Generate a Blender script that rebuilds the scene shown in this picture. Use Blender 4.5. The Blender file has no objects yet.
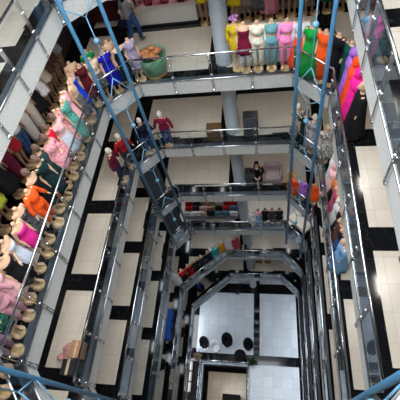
import bpy, bmesh, math, random
from mathutils import Vector, Matrix
random.seed(7)
C = bpy.context.scene.collection
PI = math.pi
H = 26.2                                   # camera height over the ground floor
XL, XR, YB = -4.738, 1.607, 8.80           # atrium opening
LEV = {'A': H-4.23, 'B': H-7.28, 'C': H-10.26, 'D': H-13.41, 'E': H-16.54, 'F': H-19.69, 'G': H-23.01}
TH = 0.42
WL, WR, WB, WF = -6.72, 3.55, 12.3, -2.6   # wall planes

# ------------------------------------------------------------------ materials
def mat(name, col, rough=.6, metal=0., noise=0., scale=8., spec=.5, bump=0., col2=None, sheen=0.):
    m = bpy.data.materials.new(name); m.use_nodes = True
    nt = m.node_tree; b = nt.nodes['Principled BSDF']
    b.inputs['Base Color'].default_value = (*col, 1)
    b.inputs['Roughness'].default_value = rough; b.inputs['Metallic'].default_value = metal
    b.inputs['Specular IOR Level'].default_value = spec
    tc = nt.nodes.new('ShaderNodeTexCoord')
    if noise or col2 or bump:
        n = nt.nodes.new('ShaderNodeTexNoise'); n.inputs['Scale'].default_value = scale; n.inputs['Detail'].default_value = 4
        nt.links.new(tc.outputs['Object'], n.inputs['Vector'])
        if noise or col2:
            r = nt.nodes.new('ShaderNodeValToRGB')
            c1 = col; c2 = col2 if col2 else tuple(max(0, c*(1-noise)) for c in col)
            r.color_ramp.elements[0].position = .38; r.color_ramp.elements[1].position = .62
            r.color_ramp.elements[0].color = (*c2, 1); r.color_ramp.elements[1].color = (*c1, 1)
            nt.links.new(n.outputs['Fac'], r.inputs['Fac']); nt.links.new(r.outputs['Color'], b.inputs['Base Color'])
        if bump:
            bp = nt.nodes.new('ShaderNodeBump'); bp.inputs['Strength'].default_value = bump; bp.inputs['Distance'].default_value = .02
            nt.links.new(n.outputs['Fac'], bp.inputs['Height']); nt.links.new(bp.outputs['Normal'], b.inputs['Normal'])
    return m

def srgb(r, g, b):
    f = lambda v: ((v/255+.055)/1.055)**2.4 if v > 10 else v/255/12.92
    return (f(r), f(g), f(b))

def band_nodes(nt, coord, lo, hi):
    a = nt.nodes.new('ShaderNodeMath'); a.operation = 'GREATER_THAN'; a.inputs[1].default_value = lo
    b = nt.nodes.new('ShaderNodeMath'); b.operation = 'LESS_THAN'; b.inputs[1].default_value = hi
    c = nt.nodes.new('ShaderNodeMath'); c.operation = 'MULTIPLY'
    nt.links.new(coord, a.inputs[0]); nt.links.new(coord, b.inputs[0])
    nt.links.new(a.outputs[0], c.inputs[0]); nt.links.new(b.outputs[0], c.inputs[1])
    return c.outputs[0]

def tile_mat(name, base, base2, grout, xb, yb, size=.535, rough=.28, ox=0., oy=.065, blackc=(.006, .0065, .008), cb=()):
    m = bpy.data.materials.new(name); m.use_nodes = True
    nt = m.node_tree; L = nt.links; bs = nt.nodes['Principled BSDF']
    tc = nt.nodes.new('ShaderNodeTexCoord'); sp = nt.nodes.new('ShaderNodeSeparateXYZ'); L.new(tc.outputs['Object'], sp.inputs[0])
    def M(op, a, b=None):
        n = nt.nodes.new('ShaderNodeMath'); n.operation = op
        for i, v in enumerate((a, b)):
            if v is None: continue
            if isinstance(v, (int, float)): n.inputs[i].default_value = v
            else: L.new(v, n.inputs[i])
        return n.outputs[0]
    def grid(c, o):
        fr = M('FRACT', M('DIVIDE', M('ADD', c, 100*size-o), size))
        return M('LESS_THAN', fr, .012/size)
    g = M('MAXIMUM', grid(sp.outputs[0], ox), grid(sp.outputs[1], oy))
    k = None
    for lo, hi, *ym in xb:
        v = band_nodes(nt, sp.outputs[0], lo, hi)
        if ym: v = M('MULTIPLY', v, band_nodes(nt, sp.outputs[1], ym[0], 99))
        k = v if k is None else M('MAXIMUM', k, v)
    for lo, hi in yb:
        v = band_nodes(nt, sp.outputs[1], lo, hi); k = v if k is None else M('MAXIMUM', k, v)
    for nx, ny, c0 in cb:
        d = M('SUBTRACT', M('ADD', M('MULTIPLY', sp.outputs[0], nx), M('MULTIPLY', sp.outputs[1], ny)), c0)
        v = M('MULTIPLY', band_nodes(nt, d, -.1, .48), band_nodes(nt, sp.outputs[0], -5.25, 2.1))
        k = M('MAXIMUM', k, M('MULTIPLY', v, band_nodes(nt, sp.outputs[1], 6., 9.35)))
    # per-tile tone
    wn = nt.nodes.new('ShaderNodeTexWhiteNoise'); wn.noise_dimensions = '2D'
    cb = nt.nodes.new('ShaderNodeCombineXYZ')
    L.new(M('FLOOR', M('DIVIDE', M('ADD', sp.outputs[0], 100*size-ox), size)), cb.inputs[0])
    L.new(M('FLOOR', M('DIVIDE', M('ADD', sp.outputs[1], 100*size-oy), size)), cb.inputs[1])
    L.new(cb.outputs[0], wn.inputs['Vector'])
    no = nt.nodes.new('ShaderNodeTexNoise'); no.inputs['Scale'].default_value = 2.5; no.inputs['Detail'].default_value = 6
    L.new(tc.outputs['Object'], no.inputs['Vector'])
    fac = M('ADD', M('MULTIPLY', wn.outputs['Value'], .45), M('MULTIPLY', no.outputs['Fac'], .6))
    def mix(f, a, b):
        n = nt.nodes.new('ShaderNodeMix'); n.data_type = 'RGBA'
        L.new(f, n.inputs[0])
        for i, v in ((6, a), (7, b)):
            if isinstance(v, tuple): n.inputs[i].default_value = (*v, 1)
            else: L.new(v, n.inputs[i])
        return n.outputs[2]
    c = mix(fac, base, base2); c = mix(g, c, grout)
    # black granite with faint pale veins
    ve = nt.nodes.new('ShaderNodeTexNoise'); ve.inputs['Scale'].default_value = 1.6; ve.inputs['Detail'].default_value = 8
    L.new(tc.outputs['Object'], ve.inputs['Vector'])
    vein = M('LESS_THAN', M('ABSOLUTE', M('SUBTRACT', ve.outputs['Fac'], .5)), .003)
    bk = mix(vein, blackc, (.03, .03, .032))
    c = mix(k, c, bk) if k is not None else c
    L.new(c, bs.inputs['Base Color']); bs.inputs['Roughness'].default_value = rough
    L.new(M('SUBTRACT', rough, M('MULTIPLY', k, rough*.6)) if k is not None else M('ADD', rough, 0.), bs.inputs['Roughness'])
    return m

def glass_mat(name, tint, refl=1.0):
    m = bpy.data.materials.new(name); m.use_nodes = True
    nt = m.node_tree; nt.nodes.clear()
    o = nt.nodes.new('ShaderNodeOutputMaterial'); mx = nt.nodes.new('ShaderNodeMixShader')
    t = nt.nodes.new('ShaderNodeBsdfTransparent'); g = nt.nodes.new('ShaderNodeBsdfGlossy'); lw = nt.nodes.new('ShaderNodeLayerWeight'); lw.inputs[0].default_value = .5
    t.inputs[0].default_value = (*tint, 1); g.inputs['Roughness'].default_value = .03; g.inputs['Color'].default_value = (.9, .95, 1, 1)
    pw = nt.nodes.new('ShaderNodeMath'); pw.operation = 'POWER'; pw.inputs[1].default_value = 5.; nt.links.new(lw.outputs['Facing'], pw.inputs[0])
    fr = nt.nodes.new('ShaderNodeMath'); fr.operation = 'MULTIPLY_ADD'; fr.inputs[1].default_value = .9; fr.inputs[2].default_value = .045; nt.links.new(pw.outputs[0], fr.inputs[0])
    nt.links.new(fr.outputs[0], mx.inputs[0]); nt.links.new(t.outputs[0], mx.inputs[1]); nt.links.new(g.outputs[0], mx.inputs[2])
    nt.links.new(mx.outputs[0], o.inputs[0])
    return m

YBANDS = [(3.41+2.67*k, 3.94+2.67*k) for k in range(-3, 4)]
XBANDS = [(-6.9, -6.05), (-5.2, -4.6), (-1.75, -1.2), (1.5, 1.98)]
M = {}
M['tile'] = tile_mat('beige_tile', srgb(214, 204, 190), srgb(192, 182, 168), srgb(184, 173, 157), XBANDS, YBANDS, cb=((-.727, .686, 8.843), (.751, .661, 6.342)))
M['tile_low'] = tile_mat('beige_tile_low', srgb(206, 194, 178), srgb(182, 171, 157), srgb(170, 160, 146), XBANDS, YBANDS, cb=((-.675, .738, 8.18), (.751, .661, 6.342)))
M['tile_c'] = tile_mat('beige_tile_mid', srgb(214, 204, 190), srgb(192, 182, 168), srgb(184, 173, 157), XBANDS[:3]+[(1.5, 1.86)], YBANDS, cb=((-.727, .686, 8.843), (.751, .661, 6.342)))
M['tile_a'] = tile_mat('beige_tile_top', srgb(214, 204, 190), srgb(192, 182, 168), srgb(184, 173, 157), [(-5.2, -4.6), (-1.75, -1.2), (1.5, 1.98)], YBANDS, cb=((-.727, .686, 8.843), (.751, .661, 6.342)))
M['gtile'] = tile_mat('white_tile', srgb(205, 212, 220), srgb(176, 184, 194), srgb(150, 158, 168), [(-6.9, -4.95), (-1.2, -.8, 4.3), (1.62, 3.6)], [(4.25, 4.82), (8.9, 9.6), (-.6, 0.)], size=.6, rough=.16, ox=.0, oy=.0)
M['btile'] = tile_mat('basement_tile', srgb(205, 192, 172), srgb(180, 168, 150), srgb(130, 120, 108), [(-6.9, -4.5), (-1.75, 4)], [(4.12, 13)], size=.6)
M['granite'] = mat('grey_granite', srgb(210, 210, 206), .45, noise=.3, scale=38)
M['slate'] = mat('slate_curb', srgb(74, 82, 90), .3, noise=.2, scale=5)
M['matte'] = mat('matte_black', (.008, .008, .009), .85, noise=.2, spec=.15)
M['ceil'] = mat('dark_ceiling', srgb(70, 70, 72), .8, noise=.1)
M['wall'] = mat('dark_shopfront', srgb(62, 54, 56), .5, noise=.25, scale=1.5)
M['steel'] = mat('brushed_steel', (.72, .73, .74), .22, 1., noise=.15, scale=60)
M['clamp'] = mat('polished_steel', (.9, .9, .9), .1, 1., noise=.05)
M['glass'] = glass_mat('rail_glass', (.92, .945, .955))
M['column'] = mat('mosaic_column', srgb(176, 184, 190), .35, noise=.3, scale=45)
M['blue'] = mat('blue_paint', srgb(74, 130, 168), .4, noise=.1, scale=4)
M['bluelight'] = mat('pale_blue_cord', srgb(116, 172, 206), .5, noise=.1)
M['skin'] = mat('mannequin_skin', srgb(222, 182, 148), .45, noise=.06)
M['tan'] = mat('tan_skin', srgb(150, 116, 92), .5, noise=.08)
M['brownhead'] = mat('brown_mannequin_head', srgb(122, 96, 82), .5, noise=.1)
M['whitehead'] = mat('white_mannequin_head', srgb(232, 224, 214), .4, noise=.05)
M['wood'] = mat('pale_wood_base', srgb(206, 176, 122), .5, noise=.12, scale=6)
M['white'] = mat('white_laminate', srgb(214, 210, 204), .4, noise=.05)
M['black'] = mat('black_plastic', (.012, .012, .014), .4, noise=.2)
M['darkgrey'] = mat('dark_grey_board', srgb(72, 77, 84), .5, noise=.12)
_fab = {}
def fab(name, col, col2=None, scale=14):
    if name not in _fab:
        _fab[name] = mat('fabric_'+name, srgb(*col), .8, noise=.18, scale=scale, spec=.2, bump=.25, col2=srgb(*col2) if col2 else None)
    return _fab[name]

# ------------------------------------------------------------------ mesh builder
class MB:
    def __init__(s): s.v = []; s.f = []
    def add(s, vs, fs):
        o = len(s.v); s.v += [tuple(v) for v in vs]; s.f += [tuple(i+o for i in f) for f in fs]; return s
    def box(s, c, d, rz=0., bev=0.):
        x, y, z = (q/2 for q in d); co, si = math.cos(rz), math.sin(rz); vs = []
        if bev <= 0:
            pts = [(sx*x, sy*y, sz*z) for sz in (-1, 1) for sx, sy in ((-1, -1), (1, -1), (1, 1), (-1, 1))]
            fs = [(3, 2, 1, 0), (4, 5, 6, 7), (0, 1, 5, 4), (1, 2, 6, 5), (2, 3, 7, 6), (3, 0, 4, 7)]
        else:
            b = min(bev, x*.9, y*.9, z*.9); pts = []
            ring = [(-x+b, -y), (x-b, -y), (x, -y+b), (x, y-b), (x-b, y), (-x+b, y), (-x, y-b), (-x, -y+b)]
            inn = lambda px, py: (px*(x-b)/x, py*(y-b)/y)
            for zz, f in ((-z, 1), (-z+b, 0), (z-b, 0), (z, 1)):
                for px, py in ring: pts.append((*(inn(px, py) if f else (px, py)), zz))
            fs = [tuple(range(7, -1, -1)), tuple(range(24, 32))]
            for k in range(3):
                for i in range(8): fs.append((k*8+i, k*8+(i+1) % 8, k*8+8+(i+1) % 8, k*8+8+i))
        for px, py, pz in pts: vs.append((c[0]+px*co-py*si, c[1]+px*si+py*co, c[2]+pz))
        return s.add(vs, fs)
    def loft(s, rings, cap=True):
        n = len(rings[0]); vs = [p for r in rings for p in r]; fs = []
        for k in range(len(rings)-1):
            for i in range(n): fs.append((k*n+i, k*n+(i+1) % n, (k+1)*n+(i+1) % n, (k+1)*n+i))
        if cap: fs.append(tuple(range(n-1, -1, -1))); fs.append(tuple((len(rings)-1)*n+i for i in range(n)))
        return s.add(vs, fs)
    def tube(s, pts, r, n=10, cap=True, flat=1.):
        pts = [Vector(p) for p in pts]; rs = r if isinstance(r, (list, tuple)) else [r]*len(pts)
        up = None; rings = []
        for i, p in enumerate(pts):
            d = (pts[min(i+1, len(pts)-1)]-pts[max(i-1, 0)]).normalized()
            if up is None:
                a = Vector((0, 0, 1)) if abs(d.z) < .9 else Vector((1, 0, 0)); u = d.cross(a).normalized()
            else: u = (up-d*up.dot(d)).normalized()
            up = u; w = d.cross(u)
            rings.append([p+u*rs[i]*math.cos(t*2*PI/n)+w*rs[i]*flat*math.sin(t*2*PI/n) for t in range(n)])
        return s.loft(rings, cap)
    def lathe(s, prof, n=24, c=(0, 0, 0), sx=1., sy=1.):
        return s.loft([[(c[0]+r*sx*math.cos(t*2*PI/n), c[1]+r*sy*math.sin(t*2*PI/n), c[2]+z) for t in range(n)] for r, z in prof])
    def ball(s, c, r, n=12, m=8, sx=1., sy=1., sz=1.):
        rings = []
        for k in range(m+1):
            a = -PI/2+PI*k/m; q = max(math.cos(a), .02)
            rings.append([(c[0]+r*sx*q*math.cos(t*2*PI/n), c[1]+r*sy*q*math.sin(t*2*PI/n), c[2]+r*sz*math.sin(a)) for t in range(n)])
        return s.loft(rings)
    def prism(s, poly, z0, z1):
        n = len(poly)
        return s.loft([[(x, y, z0) for x, y in poly], [(x, y, z1) for x, y in poly]])
    def mesh(s, name, smooth=False, m=None, remesh=0.):
        me = bpy.data.meshes.new(name); me.from_pydata([tuple(map(float, v)) for v in s.v], [], s.f)
        bm = bmesh.new(); bm.from_mesh(me); bmesh.ops.recalc_face_normals(bm, faces=bm.faces); bm.to_mesh(me); bm.free()
        if remesh:
            o = bpy.data.objects.new('tmp', me); C.objects.link(o)
            md = o.modifiers.new('r', 'REMESH'); md.mode = 'VOXEL'; md.voxel_size = remesh
            sm = o.modifiers.new('s', 'SMOOTH'); sm.iterations = 3; sm.factor = .5
            dg = bpy.context.evaluated_depsgraph_get(); me2 = bpy.data.meshes.new_from_object(o.evaluated_get(dg))
            bpy.data.objects.remove(o); me = me2; me.name = name
            me.materials.clear(); smooth = True
        if m: me.materials.append(m)
        if smooth:
            for p in me.polygons: p.use_smooth = True
        return me

def link(name, me, parent=None, loc=None, rz=0.):
    o = bpy.data.objects.new(name, me); C.objects.link(o)
    if parent: o.parent = parent
    if loc: o.location = loc
    if rz: o.rotation_euler.z = rz
    return o
def obj(name, mb, m, parent=None, smooth=False, loc=None, rz=0.):
    return link(name, mb.mesh(name, smooth, m), parent, loc, rz)
def tag(o, label, cat, group=None, kind=None):
    o['label'] = label; o['category'] = cat
    if group: o['group'] = group
    if kind: o['kind'] = kind
    return o
def thing(name, label, cat, loc=(0, 0, 0), rz=0., group=None):
    o = bpy.data.objects.new(name, None); C.objects.link(o); o.location = loc; o.rotation_euler.z = rz; o.empty_display_size = .1
    return tag(o, label, cat, group)
def struct(name, mb, m, label, cat, smooth=False):
    o = obj(name, mb, m, smooth=smooth); return tag(o, label, cat, None, 'structure')

# ------------------------------------------------------------------ shell
def octa(lev):
    if lev in 'FG':
        return [(XL, .88), (XL, 6.75), (-2.5, YB), (.62, YB), (XR, 7.77), (XR, .88), (.70, -.05), (-3.86, -.05)]
    return [(XL, .88), (XL, 7.87), (-3.86, YB), (.70, YB), (XR, 7.77), (XR, .88), (.70, -.05), (-3.86, -.05)]

ORD = {'A': 'topmost', 'B': 'second from top', 'C': 'third from top', 'D': 'fourth from top', 'E': 'fifth from top', 'F': 'second above the ground', 'G': 'lowest raised'}
def ring_faces(P):
    a = P
    return [[a[0], a[1], (WL, a[1][1]), (WL, a[0][1])],
            [a[1], a[2], (a[2][0], WB), (WL, WB), (WL, a[1][1])],
            [a[2], a[3], (a[3][0], WB), (a[2][0], WB)],
            [a[3], a[4], (WR, a[4][1]), (WR, WB), (a[3][0], WB)],
            [a[4], a[5], (WR, a[5][1]), (WR, a[4][1])],
            [a[5], a[6], (a[6][0], WF), (WR, WF), (WR, a[5][1])],
            [a[6], a[7], (a[7][0], WF), (a[6][0], WF)],
            [a[7], a[0], (WL, a[0][1]), (WL, WF), (a[7][0], WF)]]
for i, (lv, z) in enumerate(LEV.items()):
    P = octa(lv); fl = MB(); ce = MB(); tr = MB(); cu = MB(); th = TH if lv not in 'FG' else .32
    for q in ring_faces(P):
        fl.prism(q, z-.06, z); ce.prism(q, z-th, z-.06)
    n = len(P)
    cx, cy = sum(p[0] for p in P)/n, sum(p[1] for p in P)/n
    for k in range(n):                       # granite fascia along every side
        a, b = Vector(P[k]), Vector(P[(k+1) % n]); d = (b-a).normalized(); nn = Vector((-d.y, d.x))
        if nn.dot(Vector((cx, cy))-a) < 0: nn = -nn
        a2, b2 = a+nn*.03, b+nn*.03
        tr.prism([tuple(a), tuple(b), tuple(b2), tuple(a2)], z-th-.02, z+.012)
        a3, b3 = a-nn*.17, b-nn*.17; cu.prism([tuple(a), tuple(b), tuple(b3), tuple(a3)], z, z+.02); a4, b4 = a-nn*.05, b-nn*.05; a5, b5 = a-nn*.08, b-nn*.08; cu.prism([tuple(a4), tuple(b4), tuple(b5), tuple(a5)], z+.02, z+.03)
    struct('trim_%d' % (i+11), cu, M['slate'], 'slate grey curb along the opening, %s level' % ORD[lv], 'curb')
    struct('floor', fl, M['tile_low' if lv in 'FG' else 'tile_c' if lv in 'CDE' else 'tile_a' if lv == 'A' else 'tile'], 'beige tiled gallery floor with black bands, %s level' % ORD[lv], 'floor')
    struct('ceiling', ce, M['ceil'], 'dark underside of the %s gallery' % ORD[lv], 'ceiling')
    struct('trim_%d' % (i+1), tr, M['granite'], 'grey granite fascia round the opening, %s level' % ORD[lv], 'fascia')
P = octa('A'); fl = MB(); ce = MB(); z = H-1.18
for q in ring_faces(P)[:5]: fl.prism(q, z-.06, z); ce.prism(q, z-TH, z-.06)
struct('floor', fl, M['tile'], 'gallery floor above the topmost one in view', 'floor'); struct('ceiling', ce, M['ceil'], 'dark underside of the gallery above', 'ceiling')
# ground floor with the basement well
WX0, WX1, WY0, WY1 = -4.36, -1.62, 1.6, 4.05
g = MB()
for q in ([(WL, WF), (WX0, WF), (WX0, WB), (WL, WB)], [(WX1, WF), (WR, WF), (WR, WB), (WX1, WB)],
          [(WX0, WY1), (WX1, WY1), (WX1, WB), (WX0, WB)], [(WX0, WF), (WX1, WF), (WX1, WY0), (WX0, WY0)]):
    g.prism(q, -.35, 0)
struct('floor', g, M['gtile'], 'glossy white tiled ground floor with black bands', 'floor')
b = MB(); b.box(((WL+WR)/2, 4, -3.15), (WR-WL, 16, .1)); struct('floor', b, M['btile'], 'tan basement floor seen down the well', 'floor')
t = MB()
for c, d in (((WX0-.03, (WY0+WY1)/2, -.17), (.06, WY1-WY0, .4)), ((WX1+.03, (WY0+WY1)/2, -.17), (.06, WY1-WY0, .4)), (((WX0+WX1)/2, WY1+.03, -.17), (WX1-WX0+.12, .06, .4))):
    t.box(c, d)
struct('trim_9', t, M['black'], 'black granite lining of the basement well', 'trim')
for nm, c, d in (('wall_left', (WL-.1, 4.85, 12), (.2, 15.3, 31)), ('wall_right', (WR+.1, 4.85, 12), (.2, 15.3, 31)),
                 ('wall_back', ((WL+WR)/2, WB+.1, 12), (WR-WL+.4, .2, 31)), ('wall_front', ((WL+WR)/2, WF-.1, 12), (WR-WL+.4, .2, 31))):
    w = MB(); w.box(c, d); struct(nm, w, M['wall'], 'dark shopfront wall of the mall', 'wall')
# columns: one per storey, so that they stop at the slabs
zs = [0]+sorted(LEV.values())
for k in range(len(zs)-1):
    c = MB(); z0, z1 = zs[k], zs[k+1]-TH-.02
    c.lathe([(.25, z0), (.25, z0+.06), (.24, z0+.07), (.24, z1-.07), (.25, z1-.06), (.25, z1)], 28, (-1.28, 9.55, 0))
    struct('column', c, M['column'], 'grey mosaic round column on the back gallery, storey %d up' % (k+1), 'column', True)
c = MB(); c.lathe([(.24, LEV['A']), (.24, LEV['A']+3)], 28, (-1.28, 9.55, 0)); struct('column', c, M['column'], 'grey mosaic round column on the back gallery, top storey', 'column', True)

# ------------------------------------------------------------------ railings
post_mb = MB()
for s in (-1, 1):
    post_mb.box((s*.028, 0, .24), (.014, .05, 1.26))
post_mb.tube([(0, 0, .86), (0, 0, .905)], .014, 8)
post_mb.box((0, .0, -.36), (.09, .06, .08), bev=.02); post_mb.box((0, 0, .86), (.08, .05, .05), bev=.015)
POST = post_mb.mesh('post', False, M['steel'])
cl = MB(); cl.ball((0, .035, 0), .035, 10, 6); BOLT = cl.mesh('bolt', True, M['clamp'])
cl = MB(); cl.ball((0, -.02, 0), .028, 10, 6); cl.tube([(-.055, -.005, 0), (.055, -.005, 0)], .016, 8); CLAMP = cl.mesh('glass_clamp', True, M['clamp'])
def railing(P, z, label, closed=False, h=.90, spacing=1.15, off=.045, skip=()):
    root = thing('railing', label, 'railing', (0, 0, z))
    n = len(P); cx, cy = sum(p[0] for p in P)/n, sum(p[1] for p in P)/n
    top = []; segs = []
    # inset outline
    ins = []
    for k in range(n):
        a, b, c = Vector(P[k-1]), Vector(P[k]), Vector(P[(k+1) % n])
        def nrm(u, v):
            d = (v-u).normalized(); q = Vector((-d.y, d.x)); return q if q.dot(Vector((cx, cy))-u) > 0 else -q
        n1, n2 = nrm(a, b), nrm(b, c); q = (n1+n2).normalized(); ins.append(b+q*off/max(.3, q.dot(n1)))
    rng = range(n) if closed else range(n-1)
    for k in rng:
        a, b = ins[k], ins[(k+1) % n]; Ls = (b-a).length; m = max(1, round(Ls/spacing)); ang = math.atan2(b.y-a.y, b.x-a.x)
        d = (b-a)/m
        for j in range(m):
            if k in skip: continue
            p = a+d*j if not (j == 0) else a+(b-a).normalized()*.05
            o = link('post', POST, root, (p.x, p.y, 0), ang); link('bolt', BOLT, o, (0, 0, -.14)); link('glass_clamp', CLAMP, o, (0, 0, .22)); link('glass_clamp', CLAMP, o, (0, 0, .62))
            q0, q1 = a+d*j, a+d*(j+1); u = (q1-q0).normalized(); mid = (q0+q1)/2
            gl = MB(); gl.box((mid.x, mid.y, .43), ((q1-q0).length-.10, .012, .78), ang); obj('glass_panel', gl, M['glass'], root)
    pts = [ins[k] for k in range(n)]
    hr = MB(); idx = list(range(n))+([0] if closed else [])
    for k in range(len(idx)-1):
        a, b = pts[idx[k]], pts[idx[k+1]]; hr.tube([(a.x, a.y, h), (b.x, b.y, h)], .027, 10); hr.ball((b.x, b.y, h), .027, 10, 6)
    obj('handrail', hr, M['steel'], root, True); lr = MB()
    for k in range(len(idx)-1):
        a, b = pts[idx[k]], pts[idx[k+1]]; lr.tube([(a.x, a.y, .07), (b.x, b.y, .07)], .02, 8); lr.ball((b.x, b.y, .07), .02, 8, 6)
    obj('lower_rail', lr, M['steel'], root, True)
    return root
for lv, z in LEV.items():
    P = octa(lv); P = [P[7]]+P[:7]
    railing(P, z, 'steel and glass railing round the opening of the %s gallery' % ORD[lv])
railing([(WX0-.1, WY0), (WX0-.1, WY1+.1), (WX1+.1, WY1+.1), (WX1+.1, WY0)], 0, 'steel and glass railing round the basement well in the white floor', spacing=1.2, off=-.05)

# ------------------------------------------------------------------ hanging blue frames
def hanging(p1, p2, ztop, zbot, label):
    p1, p2 = Vector(p1), Vector(p2); mid = (p1+p2)/2
    root = thing('hanging_decoration', label, 'decoration', (mid.x, mid.y, zbot), 0, 'blue hanging frames in the atrium corners')
    for p in (p1, p2):
        m = MB(); q = p-mid; m.tube([(q.x, q.y, 0), (q.x, q.y, ztop-zbot)], .05, 12); obj('pipe', m, M['blue'], root, True)
    cb = MB(); r = .014; a, b = p1-mid, p2-mid; zprev = ztop-zbot
    k = 0
    while True:
        zb = H-5.25-2.98*k-zbot+2.98
        if zb < .4: break
        j1, zs, j2 = zb-1.15, zb-1.95, zb-2.35
        m = MB(); m.ball((0, 0, zb), .075, 14, 10); obj('ball', m, M['bluelight'], root, True)
        cb.tube([(0, 0, min(zb+.65, zprev)), (0, 0, max(j1, .05))], r, 6)
        if j2 > 0:
            for s in (a, b):
                cb.tube([(0, 0, j1), (s.x, s.y, zs)], r, 6); cb.tube([(s.x, s.y, zs), (0, 0, j2)], r, 6)
        k += 1
    obj('cable', cb, M['bluelight'], root, True)
zt = H+2.5
hanging((-4.47, 7.75), (-3.86, 8.4), zt, H-16.4, 'blue pipe frame with netted cords in the back corner beside royal blue dress')
hanging((.74, 8.25), (1.35, 7.55), zt, H-16.9, 'blue pipe frame with netted cords before the green and orange dresses')
hanging((-4.40, .686), (-3.85, .09), zt, H-16.4, 'blue pipe frame with netted cords across the lower left picture corner')
hanging((1.40, .78), (.86, .20), zt, H-16.4, 'lone blue pipe crossing the lower right picture corner')

# ------------------------------------------------------------------ mannequins
def ell(z, rx, ry, yo=0., n=20, xo=0.): return [(xo+rx*math.cos(t*2*PI/n), yo+ry*math.sin(t*2*PI/n), z) for t in range(n)]
TOR = [(.80, .15, .11, .015), (.86, .178, .135, .025), (.93, .172, .130, .022), (1.0, .138, .105, .008), (1.06, .12, .092, 0), (1.13, .132, .102, -.008), (1.20, .146, .118, -.018), (1.27, .160, .105, -.008), (1.33, .158, .080, 0), (1.365, .10, .062, .004), (1.39, .055, .052, .006)]
def tor(z):
    for a, b in zip(TOR, TOR[1:]):
        if a[0] <= z <= b[0]:
            f = (z-a[0])/(b[0]-a[0]); return tuple(a[i]+(b[i]-a[i])*f for i in (1, 2, 3))
    return TOR[0][1:] if z < TOR[0][0] else TOR[-1][1:]
ARMS = {'down': [(.16, 0, 1.325), (.205, .03, 1.08), (.20, -.04, .87)], 'hip': [(.165, 0, 1.325), (.29, .07, 1.11), (.17, -.06, .98)], 'wide': [(.165, 0, 1.325), (.27, .01, 1.09), (.33, -.06, .90)]}
def hand(mb, p, d, s):
    p = Vector(p); d = Vector(d).normalized(); side = Vector((0, 1, 0)); side = (side-d*side.dot(d)).normalized(); nrm = d.cross(side)
    mb.tube([p, p+d*.05, p+d*.085], [.022, .034, .03], 8, flat=.5)
    for k, ln in enumerate((.055, .068, .063, .05)):
        b0 = p+d*.075+side*(.024-.016*k); mb.tube([b0, b0+d*ln*.55+nrm*.004*s, b0+d*ln+nrm*.014*s], [.009, .009, .007], 6)
    t0 = p+d*.03+side*.024; mb.tube([t0, t0+d*.03+side*.022, t0+d*.058+side*.026], [.011, .010, .008], 6)
def make_body(name, arms):
    mb = MB(); mb.loft([ell(z, rx, ry, yo) for z, rx, ry, yo in TOR]+[ell(1.47, .047, .047, .004)])
    for s in (-1, 1):
        mb.tube([(s*.085, .015, .90), (s*.095, .01, .80), (s*.095, -.01, .66), (s*.09, -.012, .49), (s*.09, .012, .36), (s*.085, .02, .22), (s*.085, .02, .06)], [.085, .088, .072, .052, .054, .042, .032], 12)
        mb.tube([(s*.085, .045, .065), (s*.088, -.04, .06), (s*.092, -.13, .045), (s*.094, -.165, .04)], [.036, .043, .046, .03], 10, flat=.7)
        A = [Vector((s*x, y, z)) for x, y, z in ARMS[arms[0 if s < 0 else 1]]]
        mb.tube([A[0], (A[0]+A[1])/2, A[1], (A[1]+A[2])/2, A[2]], [.048, .044, .036, .034, .024], 10); mb.ball(A[0], .052)
        hand(mb, A[2], A[2]-A[1], s)
    return mb.mesh(name, True, M['skin'], remesh=.0115)
BODY = {'down': make_body('body', ('down', 'down')), 'hip': make_body('body', ('down', 'hip')), 'wide': make_body('body', ('wide', 'wide'))}
ARMSET = {'down': ('down', 'down'), 'hip': ('down', 'hip'), 'wide': ('wide', 'wide')}
hm = MB(); hm.ball((0, -.012, 1.57), .1, 18, 12, .82, 1.0, 1.22)
hm.tube([(0, -.105, 1.60), (0, -.128, 1.555), (0, -.112, 1.545)], [.012, .02, .014], 8)
for s in (-1, 1): hm.ball((s*.083, .01, 1.565), .028, 8, 6, .4, .7, 1.); hm.ball((s*.035, -.098, 1.59), .014, 8, 6, 1.2, .6, .7)
hm.tube([(-.025, -.108, 1.515), (0, -.115, 1.513), (.025, -.108, 1.515)], .009, 6); hm.tube([(0, .005, 1.44), (0, 0, 1.50)], [.05, .055], 12)
HEAD = hm.mesh('head', True, M['brownhead'], remesh=.011)
bs = MB(); bs.lathe([(.14, 0), (.15, .008), (.15, .022), (.14, .03)], 28, c=(0, -.045, 0), sx=1.0, sy=1.05); BASE = bs.mesh('base', True, M['wood'])

def folds(z0, z1, rx0, rx1, n=28, k=7, amp=.12, ph=0., ry=.8, steps=5, yo0=.02):
    rings = []
    for j in range(steps+1):
        f = j/steps; z = z0+(z1-z0)*f; rr = rx0+(rx1-rx0)*f
        rings.append([(rr*(1+amp*f*math.cos(k*t*2*PI/n+ph))*math.cos(t*2*PI/n), yo0*(1-f)+rr*(ry+.12*f)*(1+amp*f*math.cos(k*t*2*PI/n+ph))*math.sin(t*2*PI/n), z) for t in range(n)])
    return rings
def torso_rings(z0, z1, ease, n=28):
    rings = []; k = 12
    for j in range(k+1):
        z = z0+(z1-z0)*j/k; rx, ry, yo = tor(z); rings.append(ell(z, rx+ease, ry+ease, yo, n))
    return rings
def sleeves(mb, arms, frac, ease=.014):
    for s in (-1, 1):
        A = [Vector((s*x, y, z)) for x, y, z in ARMS[ARMSET[arms][0 if s < 0 else 1]]]
        pts = [A[0]+Vector((-s*.03, 0, .02)), (A[0]+A[1])/2]; rs = [.058+ease, .048+ease]
        if frac > .5: pts += [A[1]]; rs += [.042+ease]
        if frac > .7: pts += [(A[1]+A[2])/2, A[2]+(A[1]-A[2])*.08]; rs += [.038+ease, .030+ease]
        mb.tube(pts, rs, 12)
_gc = {}
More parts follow.
